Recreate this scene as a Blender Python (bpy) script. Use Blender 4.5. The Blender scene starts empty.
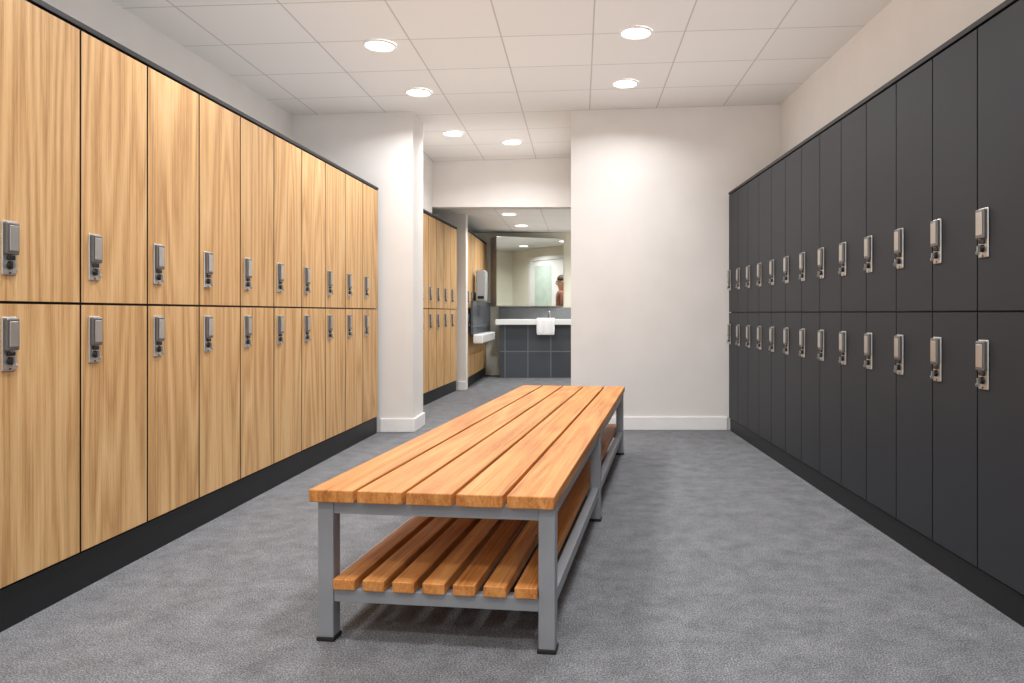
import bpy, bmesh, math, random
from mathutils import Vector, Matrix
random.seed(4)
S = bpy.context.scene
S.view_settings.view_transform = 'Standard'
S.view_settings.look = 'None'
S.view_settings.exposure = 0.0
COL = S.collection

# ------------------------------------------------------------------ materials
def lin(c):
    r = []
    for v in c:
        v = v/255.0
        r.append(v/12.92 if v <= .04045 else ((v+.055)/1.055)**2.4)
    return (*r, 1)

def newmat(name, col=(200,200,200), rough=.5, metal=0.0, spec=.5):
    m = bpy.data.materials.new(name); m.use_nodes = True
    b = m.node_tree.nodes['Principled BSDF']
    b.inputs['Base Color'].default_value = lin(col)
    b.inputs['Roughness'].default_value = rough
    b.inputs['Metallic'].default_value = metal
    b.inputs['Specular IOR Level'].default_value = spec
    return m, m.node_tree, b

def N(nt, t, **kw):
    n = nt.nodes.new(t)
    for k, v in kw.items():
        setattr(n, k, v)
    return n

def ramp(nt, stops):
    r = N(nt, 'ShaderNodeValToRGB')
    e = r.color_ramp.elements
    while len(e) < len(stops): e.new(.5)
    for i, (p, c) in enumerate(stops):
        e[i].position = p; e[i].color = lin(c)
    return r

def plain(name, col, rough=.5, metal=0, spec=.5, noise=.03, nscale=8, bump=0, bscale=200):
    m, nt, b = newmat(name, col, rough, metal, spec)
    tc = N(nt, 'ShaderNodeTexCoord')
    nz = N(nt, 'ShaderNodeTexNoise'); nz.inputs['Scale'].default_value = nscale
    nt.links.new(tc.outputs['Object'], nz.inputs['Vector'])
    a = tuple(max(0, min(255, c*(1-noise))) for c in col)
    d = tuple(max(0, min(255, c*(1+noise))) for c in col)
    r = ramp(nt, [(.3, a), (.7, d)])
    nt.links.new(nz.outputs['Fac'], r.inputs['Fac'])
    nt.links.new(r.outputs['Color'], b.inputs['Base Color'])
    if bump:
        n2 = N(nt, 'ShaderNodeTexNoise'); n2.inputs['Scale'].default_value = bscale
        bp = N(nt, 'ShaderNodeBump'); bp.inputs['Strength'].default_value = bump
        bp.inputs['Distance'].default_value = .002
        nt.links.new(tc.outputs['Object'], n2.inputs['Vector'])
        nt.links.new(n2.outputs['Fac'], bp.inputs['Height'])
        nt.links.new(bp.outputs['Normal'], b.inputs['Normal'])
    return m

def wood(name, dark, mid, light, axis, rough=.45, spec=.4, tint=.12, wr=.22, wf=.5, rings=16, lo=.36, hi=.64):
    """three layers: cathedral rings, medium streaks, fine pores; all stretched along the grain"""
    m, nt, b = newmat(name, mid, rough, 0, spec)
    L = nt.links
    tc = N(nt, 'ShaderNodeTexCoord'); oi = N(nt, 'ShaderNodeObjectInfo')
    off = N(nt, 'ShaderNodeVectorMath', operation='MULTIPLY_ADD')
    comb = N(nt, 'ShaderNodeCombineXYZ')
    for i in range(3): L.new(oi.outputs['Random'], comb.inputs[i])
    off.inputs[1].default_value = (13.7, 27.3, 9.1)
    L.new(comb.outputs[0], off.inputs[0]); L.new(tc.outputs['Object'], off.inputs[2])
    def layer(across, along, detail, rgh):
        mp = N(nt, 'ShaderNodeMapping')
        mp.inputs['Scale'].default_value = (across*.5, across, along) if axis == 'Z' else (across, along, across*.5)
        L.new(off.outputs[0], mp.inputs['Vector'])
        n = N(nt, 'ShaderNodeTexNoise'); n.inputs['Scale'].default_value = 1
        n.inputs['Detail'].default_value = detail; n.inputs['Roughness'].default_value = rgh
        L.new(mp.outputs[0], n.inputs['Vector'])
        return n.outputs['Fac']
    a = layer(5.5, .45, 1, .4); md = layer(110, 1.3, 3, .6); fi = layer(380, 10, 2, .6)
    mul = N(nt, 'ShaderNodeMath', operation='MULTIPLY'); mul.inputs[1].default_value = rings
    fr = N(nt, 'ShaderNodeMath', operation='PINGPONG'); fr.inputs[1].default_value = 1.0
    L.new(a, mul.inputs[0]); L.new(mul.outputs[0], fr.inputs[0])
    def mad(src, k, add=None):
        n = N(nt, 'ShaderNodeMath', operation='MULTIPLY_ADD'); n.inputs[1].default_value = k
        L.new(src, n.inputs[0])
        if add is None: n.inputs[2].default_value = 0
        else: L.new(add, n.inputs[2])
        return n.outputs[0]
    v = mad(fr.outputs[0], wr); v = mad(md, wf, v); v = mad(fi, 1-wr-wf, v)
    r = ramp(nt, [(lo, dark), (.50, mid), (hi, light)])
    L.new(v, r.inputs['Fac'])
    hs = N(nt, 'ShaderNodeHueSaturation')
    mr = N(nt, 'ShaderNodeMapRange')
    mr.inputs[3].default_value = 1-tint; mr.inputs[4].default_value = 1+tint
    L.new(oi.outputs['Random'], mr.inputs[0]); L.new(mr.outputs[0], hs.inputs['Value'])
    L.new(r.outputs[0], hs.inputs['Color']); L.new(hs.outputs[0], b.inputs['Base Color'])
    bp = N(nt, 'ShaderNodeBump'); bp.inputs['Strength'].default_value = .1; bp.inputs['Distance'].default_value = .001
    L.new(fi, bp.inputs['Height']); L.new(bp.outputs[0], b.inputs['Normal'])
    return m

def carpet():
    m, nt, b = newmat('carpet_grey', (118,118,120), .98, 0, .1)
    L = nt.links; tc = N(nt, 'ShaderNodeTexCoord')
    n1 = N(nt, 'ShaderNodeTexNoise'); n1.inputs['Scale'].default_value = 190; n1.inputs['Detail'].default_value = 3
    n1.inputs['Roughness'].default_value = .8
    n2 = N(nt, 'ShaderNodeTexNoise'); n2.inputs['Scale'].default_value = 8; n2.inputs['Detail'].default_value = 8
    n2.inputs['Roughness'].default_value = .8
    n3 = N(nt, 'ShaderNodeTexVoronoi'); n3.inputs['Scale'].default_value = 260
    for n in (n1, n2, n3): L.new(tc.outputs['Object'], n.inputs['Vector'])
    r1 = ramp(nt, [(.36, (76,77,80)), (.5, (121,122,125)), (.64, (170,170,173))])
    r2 = ramp(nt, [(.36, (208,208,208)), (.64, (255,255,255))])
    L.new(n1.outputs['Fac'], r1.inputs[0]); L.new(n2.outputs['Fac'], r2.inputs[0])
    mx = N(nt, 'ShaderNodeMix'); mx.data_type = 'RGBA'; mx.blend_type = 'MULTIPLY'; mx.inputs[0].default_value = 1
    L.new(r1.outputs[0], mx.inputs[6]); L.new(r2.outputs[0], mx.inputs[7]); L.new(mx.outputs[2], b.inputs['Base Color'])
    ad = N(nt, 'ShaderNodeMath', operation='ADD'); L.new(n1.outputs['Fac'], ad.inputs[0]); L.new(n3.outputs['Distance'], ad.inputs[1])
    bp = N(nt, 'ShaderNodeBump'); bp.inputs['Strength'].default_value = .35; bp.inputs['Distance'].default_value = .003
    L.new(ad.outputs[0], bp.inputs['Height']); L.new(bp.outputs[0], b.inputs['Normal'])
    return m

def tiles(name, base, grout, size, sizeh, mortar, plane='XY', rough=.6, bump=.3, offx=0, offy=0, var=.03):
    m, nt, b = newmat(name, base, rough, 0, .3)
    L = nt.links; tc = N(nt, 'ShaderNodeTexCoord')
    sp = N(nt, 'ShaderNodeSeparateXYZ'); cb = N(nt, 'ShaderNodeCombineXYZ')
    L.new(tc.outputs['Object'], sp.inputs[0])
    L.new(sp.outputs[plane[0]], cb.inputs[0]); L.new(sp.outputs[plane[1]], cb.inputs[1])
    ad = N(nt, 'ShaderNodeVectorMath', operation='ADD'); ad.inputs[1].default_value = (offx+60*size, offy+60*sizeh, 0)
    L.new(cb.outputs[0], ad.inputs[0])
    br = N(nt, 'ShaderNodeTexBrick'); br.offset = 0; br.squash = 1
    br.inputs['Scale'].default_value = 1; br.inputs['Brick Width'].default_value = size
    br.inputs['Row Height'].default_value = sizeh; br.inputs['Mortar Size'].default_value = mortar
    br.inputs['Mortar Smooth'].default_value = .1
    br.inputs['Color1'].default_value = lin(tuple(c*(1-var) for c in base))
    br.inputs['Color2'].default_value = lin(tuple(min(255,c*(1+var)) for c in base))
    br.inputs['Mortar'].default_value = lin(grout)
    L.new(ad.outputs[0], br.inputs['Vector']); L.new(br.outputs['Color'], b.inputs['Base Color'])
    bp = N(nt, 'ShaderNodeBump'); bp.inputs['Strength'].default_value = bump; bp.inputs['Distance'].default_value = .003
    bp.invert = True
    L.new(br.outputs['Fac'], bp.inputs['Height']); L.new(bp.outputs[0], b.inputs['Normal'])
    return m

def emis(name, col, st):
    m = bpy.data.materials.new(name); m.use_nodes = True
    nt = m.node_tree; b = nt.nodes['Principled BSDF']
    b.inputs['Emission Color'].default_value = lin(col); b.inputs['Emission Strength'].default_value = st
    return m

M_wall = plain('painted_wall', (225,221,217), .85, 0, .2, .012, 3, .15, 60)
M_cream = plain('painted_wall_cream', (234,231,216), .8, 0, .2, .012, 3)
M_trim = plain('white_trim', (238,236,234), .45, 0, .4, .01)
M_ceil = tiles('ceiling_tile', (222,219,216), (186,183,180), .6, .6, .005, 'XY', .9, .5, -.086, .0, .006)
M_carpet = carpet()
M_oak = wood('oak_laminate', (172,128,80), (206,163,111), (222,184,134), 'Z', .5, .3, .025, .2, .5, 16, .33, .67)
M_teak = wood('teak_slat', (158,94,44), (196,130,68), (214,152,90), 'Y', .5, .3, .05, .14, .5, 14, .33, .67)
M_black = plain('black_carcass', (24,24,27), .5, 0, .4, .03)
M_char = plain('charcoal_laminate', (43,45,50), .55, 0, .3, .03, 2)
M_steel = plain('satin_steel', (196,193,188), .32, .8, .5, .02)
M_steel2 = plain('lever_steel', (128,128,130), .35, .75, .5, .02)
M_dark = plain('dark_chrome', (62,62,66), .3, .8, .5, .02)
M_frame = plain('grey_powder_coat', (142,145,150), .45, .1, .5, .02)
M_rub = plain('black_rubber', (24,24,25), .7)
M_dtile = tiles('slate_tile', (76,80,86), (118,120,122), .37, .43, .008, 'XZ', .35, .3, .1, 0, .06)
M_dtileY = tiles('slate_tile_side', (76,80,86), (118,120,122), .37, .43, .008, 'YZ', .35, .3, .1, 0, .06)
M_count = plain('white_solid_surface', (238,238,236), .25, 0, .5, .01)
M_plast = plain('grey_metal_plastic', (164,167,170), .35, .2, .5, .01)
M_grey = plain('grey_plastic', (128,131,134), .4)
M_towel = plain('white_terry', (240,240,240), .95, 0, .1, .02, 40, .6, 300)
M_mirror, _, _b = newmat('mirror_glass', (236,240,236), .02, 1.0)
M_chrome = plain('chrome', (215,215,218), .12, 1.0)
M_lens = emis('downlight_lens', (255,252,246), 10)
M_glassdoor = plain('pale_green_glass_panel', (196,212,200), .2)
M_skin = plain('skin', (196,146,120), .55)
M_shirt = plain('brown_shirt', (140,88,72), .85)
M_trous = plain('dark_trousers', (48,50,58), .85)
M_hair = plain('brown_hair', (52,36,28), .6)

# ------------------------------------------------------------------ mesh helpers
def link(ob, parent=None):
    COL.objects.link(ob)
    if parent: ob.parent = parent
    return ob

def empty(name, loc=(0,0,0), rz=0):
    e = bpy.data.objects.new(name, None); e.empty_display_size = .2
    e.location = loc; e.rotation_euler = (0,0,rz)
    COL.objects.link(e); return e

def bm_box(bm, x0,x1,y0,y1,z0,z1, mi=0, bev=0, seg=2):
    r = bmesh.ops.create_cube(bm, size=1)
    vs = r['verts']
    for v in vs:
        v.co = Vector((x0+(v.co.x+.5)*(x1-x0), y0+(v.co.y+.5)*(y1-y0), z0+(v.co.z+.5)*(z1-z0)))
    fs = set(f for v in vs for f in v.link_faces)
    for f in fs: f.material_index = mi
    if bev:
        es = list(set(e for v in vs for e in v.link_edges))
        rr = bmesh.ops.bevel(bm, geom=es, offset=bev, segments=seg, affect='EDGES', profile=.5)
        for f in rr['faces']: f.material_index = mi

def bm_cyl(bm, c, r1, r2, h, axis='Z', mi=0, seg=24):
    rr = bmesh.ops.create_cone(bm, cap_ends=True, segments=seg, radius1=r1, radius2=r2, depth=h)
    R = {'Z': Matrix.Identity(3), 'X': Matrix.Rotation(math.pi/2, 3, 'Y'), 'Y': Matrix.Rotation(-math.pi/2, 3, 'X')}[axis]
    for v in rr['verts']: v.co = R @ v.co + Vector(c)
    for f in set(f for v in rr['verts'] for f in v.link_faces): f.material_index = mi

def fin(bm, name, mats, parent=None, smooth=False):
    me = bpy.data.meshes.new(name)
    bmesh.ops.recalc_face_normals(bm, faces=bm.faces)
    bm.to_mesh(me); bm.free()
    for m in mats: me.materials.append(m)
    if smooth:
        for p in me.polygons: p.use_smooth = True
    ob = bpy.data.objects.new(name, me)
    return link(ob, parent)

def box(name, x0,x1,y0,y1,z0,z1, mat, parent=None, bev=0, seg=2):
    bm = bmesh.new(); bm_box(bm, x0,x1,y0,y1,z0,z1,0,bev,seg)
    return fin(bm, name, [mat], parent)

def prism(name, pts, z0, z1, mat, parent=None):
    bm = bmesh.new()
    f0 = z0 if callable(z0) else (lambda x,y: z0)
    f1 = z1 if callable(z1) else (lambda x,y: z1)
    lo = [bm.verts.new((x,y,f0(x,y))) for x,y in pts]; hi = [bm.verts.new((x,y,f1(x,y))) for x,y in pts]
    n = len(pts)
    bm.faces.new(lo[::-1]); bm.faces.new(hi)
    for i in range(n): bm.faces.new((lo[i], lo[(i+1)%n], hi[(i+1)%n], hi[i]))
    return fin(bm, name, [mat], parent)

# ------------------------------------------------------------------ room shell
YB = -2.4
def cz(x, y=0): return 2.87+.03*x
tl, tr = .0313, .034
def lx(y, x0=-1.767): return x0 - tl*(6.43-y)
def rx(y, x0=1.33): return x0 + tr*(6.6-y)

prism('floor', [(-3.2,YB-.2),(2.7,YB-.2),(2.7,12.7),(-3.2,12.7)], -.1, 0, M_carpet)
prism('ceiling', [(-3.2,YB-.2),(2.7,YB-.2),(2.7,8.66),(-3.2,8.66)], cz, lambda x,y: cz(x)+.1, M_ceil)
prism('wall_left', [(lx(YB,-2.54),YB),(lx(6.485,-2.54),6.485),(lx(6.485,-2.54)-.15,6.485),(lx(YB,-2.54)-.15,YB)], 0, cz, M_wall)
prism('wall_right', [(rx(YB,1.80),YB),(rx(6.6,1.80),6.6),(rx(6.6,1.80)+.15,6.6),(rx(YB,1.80)+.15,YB)], 0, cz, M_wall)
prism('wall_back', [(-.081,6.6),(2.1,6.6),(2.1,6.75),(.05,6.75),(.05,8.75),(-.081,8.75)], 0, cz, M_wall)
prism('wall_pilaster', [(-2.9,6.485),(-1.473,6.485),(-1.473,6.9),(-2.9,6.9)], 0, cz, M_wall)
wx0,wx1,wz0,wz1 = -1.75,1.45,.55,2.45
def rearbox(nm,a,b,z0,z1): prism(nm, [(a,YB),(b,YB),(b,YB-.12),(a,YB-.12)], z0, z1, M_wall)
rearbox('wall_rear_1', -3.1, wx0, 0, cz); rearbox('wall_rear_2', wx1, 2.6, 0, cz)
rearbox('wall_rear_3', wx0, wx1, 0, wz0); rearbox('wall_rear_4', wx0, wx1, wz1, cz)
WN = empty('added_fill_window_1', (0,YB-.06,0))  # unseen opening added behind the camera so world light gives frontal fill
for k,xx in enumerate((wx0,wx0+1.05,wx0+2.11,wx1-.04)): box(f'mullion_{k}', xx,xx+.04,-.03,.03,wz0,wz1,M_trim,WN)
box('sill',wx0,wx1,-.04,.12,wz0,wz0+.03,M_trim,WN); box('head',wx0,wx1,-.03,.03,wz1-.04,wz1,M_trim,WN)
prism('wall_passage', [(-2.36,6.9),(-2.36,9.97),(-2.5,9.97),(-2.5,6.9)], 0, cz, M_wall)
prism('wall_soffit', [(-1.82,6.9),(-1.73,8.6),(-2.35,8.6),(-2.35,6.9)], 2.215, cz, M_wall)
prism('wall_bulkhead', [(-2.35,8.6),(-.081,8.6),(-.081,8.75),(-2.35,8.75)], 2.29, cz, M_wall)
WB = 12.4; WR = 1.2
box('ceiling_washroom', -2.5,WR+.12,8.75,WB+.15,2.40,2.50, M_ceil)
box('wall_vanity', -2.0,WR,WB,WB+.12,0,2.40, M_cream)
box('wall_east', WR,WR+.12,8.75,WB,0,2.40, M_cream)
box('wall_partition', .05,WR+.1,8.63,8.75,0,2.50, M_cream)
box('wall_west', -2.2,-2.08,10.2,WB,0,2.40, M_cream)
box('wall_column', -2.35,-1.555,10.02,10.18,0,2.40, M_wall)
def bboard(name, a, b, h=.12, t=.018):
    a = Vector((*a,0)); b = Vector((*b,0)); d = (b-a).normalized(); n = Vector((d.y,-d.x,0))*t
    q = [a, b, b+n, a+n]
    ob = prism(name, [(p.x,p.y) for p in q], .001, h, M_trim)
    m = ob.modifiers.new('bev','BEVEL'); m.width = .005; m.segments = 2
bboard('baseboard_back', (-.081,6.598), (1.32,6.598))
bboard('baseboard_pilaster', (-1.76,6.483), (-1.455,6.483))
bboard('baseboard_pilaster_side', (-1.471,6.483), (-1.471,6.9))
bboard('baseboard_column', (-1.66,10.018), (-1.555,10.018))

# ------------------------------------------------------------------ lockers
def handle_mesh():
    bm = bmesh.new()
    bm_box(bm, 0,.006,-.030,.030,-.09,.09, 0, .003)
    bm_box(bm, .005,.020,-.026,.026,-.022,.085, 1, .005, 3)
    bm_box(bm, .0195,.0225,-.018,.018,-.010,.074, 0, .0015)
    bm_box(bm, .005,.015,-.014,.014,-.040,-.024, 2, .003)
    bm_cyl(bm, (.011,0,-.057), .014, .012, .014, 'X', 2, 20)
    bm_box(bm, .016,.028,-.002,.002,-.066,-.048, 0, .0008)
    bm_cyl(bm, (.024,0,-.073), .008, .008, .004, 'Y', 0, 16)
    bm_cyl(bm, (.006,0,-.083), .0035, .003, .004, 'X', 2, 10)
    me = bpy.data.meshes.new('locker_handle_mesh'); bmesh.ops.recalc_face_normals(bm, faces=bm.faces)
    bm.to_mesh(me); bm.free()
    for m in (M_steel, M_steel2, M_dark): me.materials.append(m)
    return me
HM = handle_mesh()

def bank(name, loc, rz, n, w, depth, side, zb, zm, zt, doormat, hoff, hu, hl, g=.004):
    e = empty(name, loc, rz)
    s = side
    def bx(nm, a0,a1,y0,y1,z0,z1,m,bev=0):
        xs = sorted((s*a0, s*a1))
        return box(nm, xs[0],xs[1],y0,y1,z0,z1,m,e,bev)
    bx('plinth', -depth,-.012,-n*w,0,0,zb-.006,M_black)
    bx('carcass', -depth,-.021,-n*w,0,zb-.006,zt+.012,M_black)
    bx('top_panel', -depth,.004,-n*w,0,zt+.004,zt+.026,M_black,.002)
    for i in range(n):
        y1 = -i*w; y0 = y1-w
        for j,(a,b) in enumerate(((zb,zm),(zm,zt))):
            d = bx(f'door_{i+1}_{j+1}', -.020,0,y0+g,y1-g,a+g,b-g,doormat,.001)
            d.data.materials.append(M_black)
            for p in d.data.polygons:
                if abs(p.normal.x) < .8: p.material_index = 1
            hz = hl if j == 0 else hu
            h = bpy.data.objects.new(f'handle_{i+1}_{j+1}', HM); link(h, e)
            hy = (y0+hoff) if s > 0 else (y1-hoff)
            h.location = (s*.0002, hy, hz)
            if s < 0: h.rotation_euler = (0,0,math.pi)
    return e
bank('oak_locker_bank', (-1.767,6.43,0), -math.atan(tl), 21, .407, .765, 1, .145, 1.085, 2.12, M_oak, .070, 1.265, .948, .0045)
bank('charcoal_locker_bank', (1.33,6.565,0), math.atan(tr), 27, .322, .46, -1, .11, 1.055, 2.10, M_char, .045, 1.34, .863, .0035)
bank('oak_locker_bank', (-1.665,9.95,0), -.055, 8, .37, .50, 1, .14, 1.10, 2.18, M_oak, .06, 1.27, .95, .005)

# ------------------------------------------------------------------ bench
A = math.radians(7.1)
B = empty('slatted_bench', (-.078,2.235,0), -A)
W = .79; LEN = 3.40
ns = 5; gap = .013; sw = (W-(ns-1)*gap)/ns
for i in range(ns):
    x0 = -W + i*(sw+gap)
    box(f'seat_slat_{i+1}', x0,x0+sw,0,LEN,.450,.490,M_teak,B,.004,3)
ns = 7; gap = .026; w0,w1 = -.715,-.055; sw = ((w1-w0)-(ns-1)*gap)/ns
for i in range(ns):
    x0 = w0 + i*(sw+gap)
    box(f'shelf_slat_{i+1}', x0,x0+sw,.012,LEN-.02,.170,.205,M_teak,B,.004,3)
lw = .026
for k,u in enumerate((.05,1.5,3.25)):
    for s_,v in (('r',-.028),('l',-.745)):
        box(f'leg_{s_}_{k+1}', v-lw,v+lw,u-lw,u+lw,.012,.449,M_frame,B,.003)
        box(f'foot_{s_}_{k+1}', v-lw-.004,v+lw+.004,u-lw-.004,u+lw+.004,0,.014,M_rub,B,.003)
    box(f'cross_rail_{k+1}', -.745+lw,-.028-lw,u-.02,u+.02,.408,.449,M_frame,B,.002)
    box(f'shelf_cross_rail_{k+1}', -.745+lw,-.028-lw,u-.02,u+.02,.126,.169,M_frame,B,.002)
for s_,v in (('r',-.028),('l',-.745)):
    for k,(a,b) in enumerate(((.05+lw,1.5-lw),(1.5+lw,3.25-lw))):
        box(f'side_rail_{s_}_{k+1}', v-.018,v+.018,a,b,.408,.449,M_frame,B,.002)
        box(f'shelf_rail_{s_}_{k+1}', v-.018,v+.018,a,b,.126,.169,M_frame,B,.002)

# ------------------------------------------------------------------ downlights
def downlight(x, y, z, p, r=.105):
    e = empty('recessed_downlight', (x,y,z))
    bm = bmesh.new()
    seg = 40; prof = [(r,-.001),(r,-.010),(r-.006,-.014),(r-.012,-.012),(r-.016,-.004)]
    rings = [[bm.verts.new((a*math.cos(t*2*math.pi/seg), a*math.sin(t*2*math.pi/seg), b)) for t in range(seg)] for a,b in prof]
    for i in range(len(rings)-1):
        for t in range(seg):
            bm.faces.new((rings[i][t], rings[i][(t+1)%seg], rings[i+1][(t+1)%seg], rings[i+1][t]))
    fin(bm, 'trim_ring', [M_trim], e, True)
    bm = bmesh.new(); bm_cyl(bm, (0,0,-.0045), r-.015, r-.015, .004, 'Z', 0, 36)
    fin(bm, 'lens', [M_lens], e)
    l = bpy.data.lights.new('lamp','AREA'); l.shape = 'DISK'; l.size = 2*(r-.018); l.energy = p; l.color = (.97,.985,1)
    l.spread = math.radians(150)
    lo = bpy.data.objects.new('lamp', l); lo.location = (0,0,-.009); link(lo, e)
P = 16.5
for x,y in [(-1.33,4.88),(-1.30,5.92),(-1.26,7.28),(-.72,7.72),(.365,4.79),(.358,5.85),
            (-1.34,3.4),(-1.36,1.9),(-1.38,.4),(-1.4,-1.1),(.37,3.3),(.38,1.8),(.38,.3),(.38,-1.2)]:
    downlight(x, y, cz(x), P)
for x,y in [(-.97,10.0),(-.9,11.3),(.6,10.0),(.6,11.3)]:
    downlight(x, y, 2.40, P*.9)
# added fill lamps facing up, unseen from below, to brighten the ceiling
for x,y,sx,sy,z,p in [(-.40,.6,4.2,4.6,2.2,30),(-.40,4.6,4.2,3.4,2.2,25),(-.85,7.6,1.2,1.5,2.2,4),(-.4,10.6,1.6,2.6,2.1,4)]:
    l = bpy.data.lights.new('ceiling_fill','AREA'); l.shape='RECTANGLE'; l.size=sx; l.size_y=sy; l.energy=p; l.color=(1,.985,.97)
    lo = bpy.data.objects.new('ceiling_fill', l); lo.location=(x,y,z); lo.rotation_euler=(math.pi,0,0); link(lo)

# ------------------------------------------------------------------ washroom fittings
V = empty('vanity_counter', (0,0,0))
box('tiled_front', -1.30,WR-.002,11.86,WB-.002,.0,.86,M_dtile,V)
box('worktop', -1.36,WR-.002,11.78,WB-.002,.86,.95,M_count,V,.006)
box('upstand', -1.36,WR-.002,12.36,WB-.002,.95,1.14,M_grey,V,.003)
T = empty('basin_tap', (-.50,12.1,.9505))
bm = bmesh.new(); bm_cyl(bm,(0,0,.06),.024,.020,.12,'Z'); bm_cyl(bm,(0,-.07,.115),.011,.011,.15,'Y'); bm_cyl(bm,(0,-.138,.10),.012,.012,.03,'Z')
bm_box(bm,-.009,.009,-.02,.07,.125,.137,0,.003)
fin(bm,'tap_body',[M_chrome],T,False)
TW = empty('hand_towel', (-.55,11.78,.951))
bm = bmesh.new()
prof = [(.20,.002),(.10,.006),(.0,.004),(-.012,-.005),(-.016,-.12),(-.018,-.26)]
nx = 13; grid = []
for j,(py,pz) in enumerate(prof):
    grid.append([bm.verts.new((-.145+.29*i/(nx-1), py-.006*math.sin(i*1.3)*(j>2), pz+.004*abs(math.sin(i*.9+j)))) for i in range(nx)])
for j in range(len(prof)-1):
    for i in range(nx-1): bm.faces.new((grid[j][i],grid[j][i+1],grid[j+1][i+1],grid[j+1][i]))
t = fin(bm,'towel_cloth',[M_towel],TW,True)
so = t.modifiers.new('s','SOLIDIFY'); so.thickness = .012; so.offset = 1
su = t.modifiers.new('ss','SUBSURF'); su.levels = 1; su.render_levels = 2
MI = empty('mirror_cabinet', (-1.36,11.98,0), math.radians(20))
box('mirror_pane', 0,1.15,0,.006,1.17,2.30,M_mirror,MI)
MB = prism('cabinet_body', [(0,.008),(1.15,.008),(1.02,.05),(.0,.42)], 1.16, 2.31, M_plast, MI)
DR = empty('door_1', (WR-.001,0,0))
box('frame_a', -.06,0,9.44,9.52,0,2.22,M_trim,DR); box('frame_b', -.06,0,10.72,10.80,0,2.22,M_trim,DR)
box('frame_head', -.06,0,9.52,10.72,2.14,2.22,M_trim,DR)
box('leaf', -.045,-.005,9.53,10.71,.01,2.13,M_trim,DR)
box('glass', -.05,-.044,9.63,10.20,.2,2.03,M_glassdoor,DR)

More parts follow.
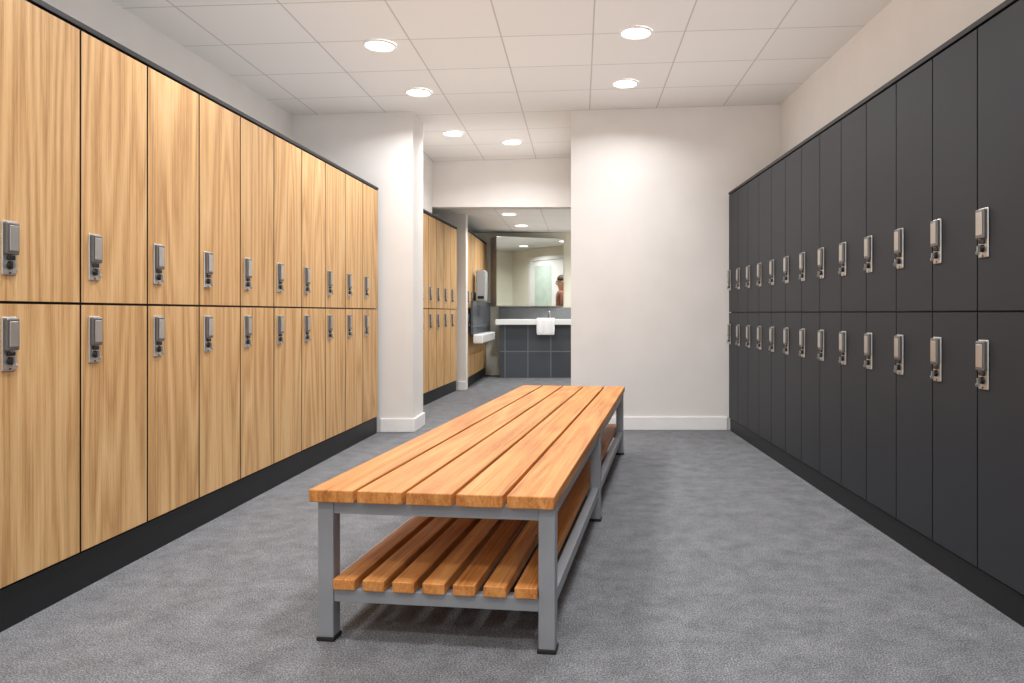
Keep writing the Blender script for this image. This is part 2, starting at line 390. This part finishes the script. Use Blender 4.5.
def person(loc, rz):
    e = empty('person', loc, rz)
    def skin(nm, pts, edges, rad, mat, root=0, sub=2):
        me = bpy.data.meshes.new(nm); me.from_pydata(pts, edges, []); me.materials.append(mat)
        o = bpy.data.objects.new(nm, me); link(o, e)
        sk = o.modifiers.new('skin','SKIN'); sk.use_smooth_shade = True
        for i,r in enumerate(rad):
            r = r if isinstance(r, tuple) else (r, r)
            me.skin_vertices[0].data[i].radius = r
        me.skin_vertices[0].data[root].use_root = True
        s = o.modifiers.new('sub','SUBSURF'); s.levels = 1; s.render_levels = sub
        return o
    skin('shirt', [(0,0,.95),(0,0,1.10),(0,0,1.28),(0,0,1.40),(0,.01,1.47),(-.17,0,1.41),(-.22,0,1.28),(-.24,0,1.15),(.17,0,1.41),(.22,0,1.28),(.24,0,1.15)],
         [(0,1),(1,2),(2,3),(3,4),(3,5),(5,6),(6,7),(3,8),(8,9),(9,10)],
         [(.15,.11),(.14,.10),(.16,.115),(.12,.09),.06,.068,.058,.055,.068,.058,.055], M_shirt)
    skin('legs', [(0,0,.94),(-.09,0,.86),(-.10,-.01,.48),(-.10,.01,.08),(-.11,-.13,.045),(.09,0,.86),(.10,-.01,.48),(.10,.01,.08),(.11,-.13,.045)],
         [(0,1),(1,2),(2,3),(3,4),(0,5),(5,6),(6,7),(7,8)], [(.14,.11),.095,.065,.05,.04,.095,.065,.05,.04], M_trous)
    for s,sn in ((-1,'r'),(1,'l')):
        skin('forearm_'+sn, [(s*.24,0,1.17),(s*.25,-.03,1.04),(s*.25,-.06,.92),(s*.25,-.07,.86)], [(0,1),(1,2),(2,3)], [.042,.036,.026,.028], M_skin)
        for k in range(4):
            yy = -.095+.018*k; l = (.062,.074,.070,.055)[k]
            skin(f'finger_{sn}_{k}', [(s*.25,yy+.0,.86),(s*.247,yy-.004,.86-l*.6),(s*.238,yy-.004,.86-l)], [(0,1),(1,2)], [.010,.009,.008], M_skin)
        skin(f'thumb_{sn}', [(s*.248,-.09,.88),(s*.243,-.115,.85),(s*.238,-.12,.82)], [(0,1),(1,2)], [.011,.010,.009], M_skin)
    skin('head', [(0,.01,1.44),(0,.0,1.53),(0,-.01,1.60),(0,0,1.69)], [(0,1),(1,2),(2,3)], [.055,.052,(.066,.08),(.070,.09)], M_skin)
    bm = bmesh.new(); bmesh.ops.create_cone(bm, cap_ends=True, segments=8, radius1=.017, radius2=.005, depth=.05)
    for v in bm.verts: v.co += Vector((0,-.095,1.625))
    fin(bm,'nose',[M_skin],e,True)
    for s in (-1,1):
        bm = bmesh.new(); bmesh.ops.create_uvsphere(bm,u_segments=12,v_segments=8,radius=.012)
        for v in bm.verts: v.co += Vector((s*.03,-.083,1.655))
        fin(bm,f'eye_{s}',[M_rub],e,True)
        bm = bmesh.new(); bmesh.ops.create_uvsphere(bm,u_segments=12,v_segments=8,radius=.03)
        for v in bm.verts: v.co = Vector((v.co.x*.3+s*.074,v.co.y*.6+.01,v.co.z+1.64))
        fin(bm,f'ear_{s}',[M_skin],e,True)
    bm = bmesh.new(); bm_box(bm,-.024,.024,-.09,-.08,1.578,1.588,0,.003); fin(bm,'mouth',[M_shirt],e)
    bm = bmesh.new(); bmesh.ops.create_uvsphere(bm,u_segments=24,v_segments=16,radius=1)
    for v in bm.verts:
        v.co = Vector((v.co.x*.083, v.co.y*.10+.02, v.co.z*.09+1.69))
        if v.co.z < 1.66 and v.co.y < .0: v.co.y = max(v.co.y, -.02); v.co.z = max(v.co.z,1.68)
    fin(bm,'hair',[M_hair],e,True)
person((.70,11.08,0), math.radians(-60))

bank('oak_locker_bank', (-1.575,12.36,0), 0, 6, .355, .48, 1, .14, 1.10, 2.2, M_oak, .06, 1.27, .95)
SH = empty('side_basin_shelf', (0,0,0))
box('splash_panel', -1.53,-1.50,10.3,12.3,.75,1.218,M_dtileY,SH)
box('trough', -1.50,-1.36,10.3,11.75,.62,.75,M_count,SH,.02,3)
D = empty('paper_towel_dispenser', (0,0,0))
box('body', -1.53,-1.39,10.78,11.06,1.22,1.68,M_plast,D,.02,3)
box('slot', -1.50,-1.41,10.77,10.78,1.26,1.30,M_black,D)

# ------------------------------------------------------------------ camera
cam = bpy.data.cameras.new('camera'); co = bpy.data.objects.new('camera', cam); COL.objects.link(co)
co.location = (0,0,1.05); co.rotation_euler = (math.pi/2,0,0)
cam.sensor_width = 36; cam.lens = 735/1024*36
cam.shift_x = -68/1024; cam.shift_y = -28.5/1024; cam.clip_start = .05
S.camera = co
w = bpy.data.worlds.new('world'); S.world = w; w.use_nodes = True
w.node_tree.nodes['Background'].inputs[0].default_value = (.94,.97,1,1); w.node_tree.nodes['Background'].inputs[1].default_value = 2.4
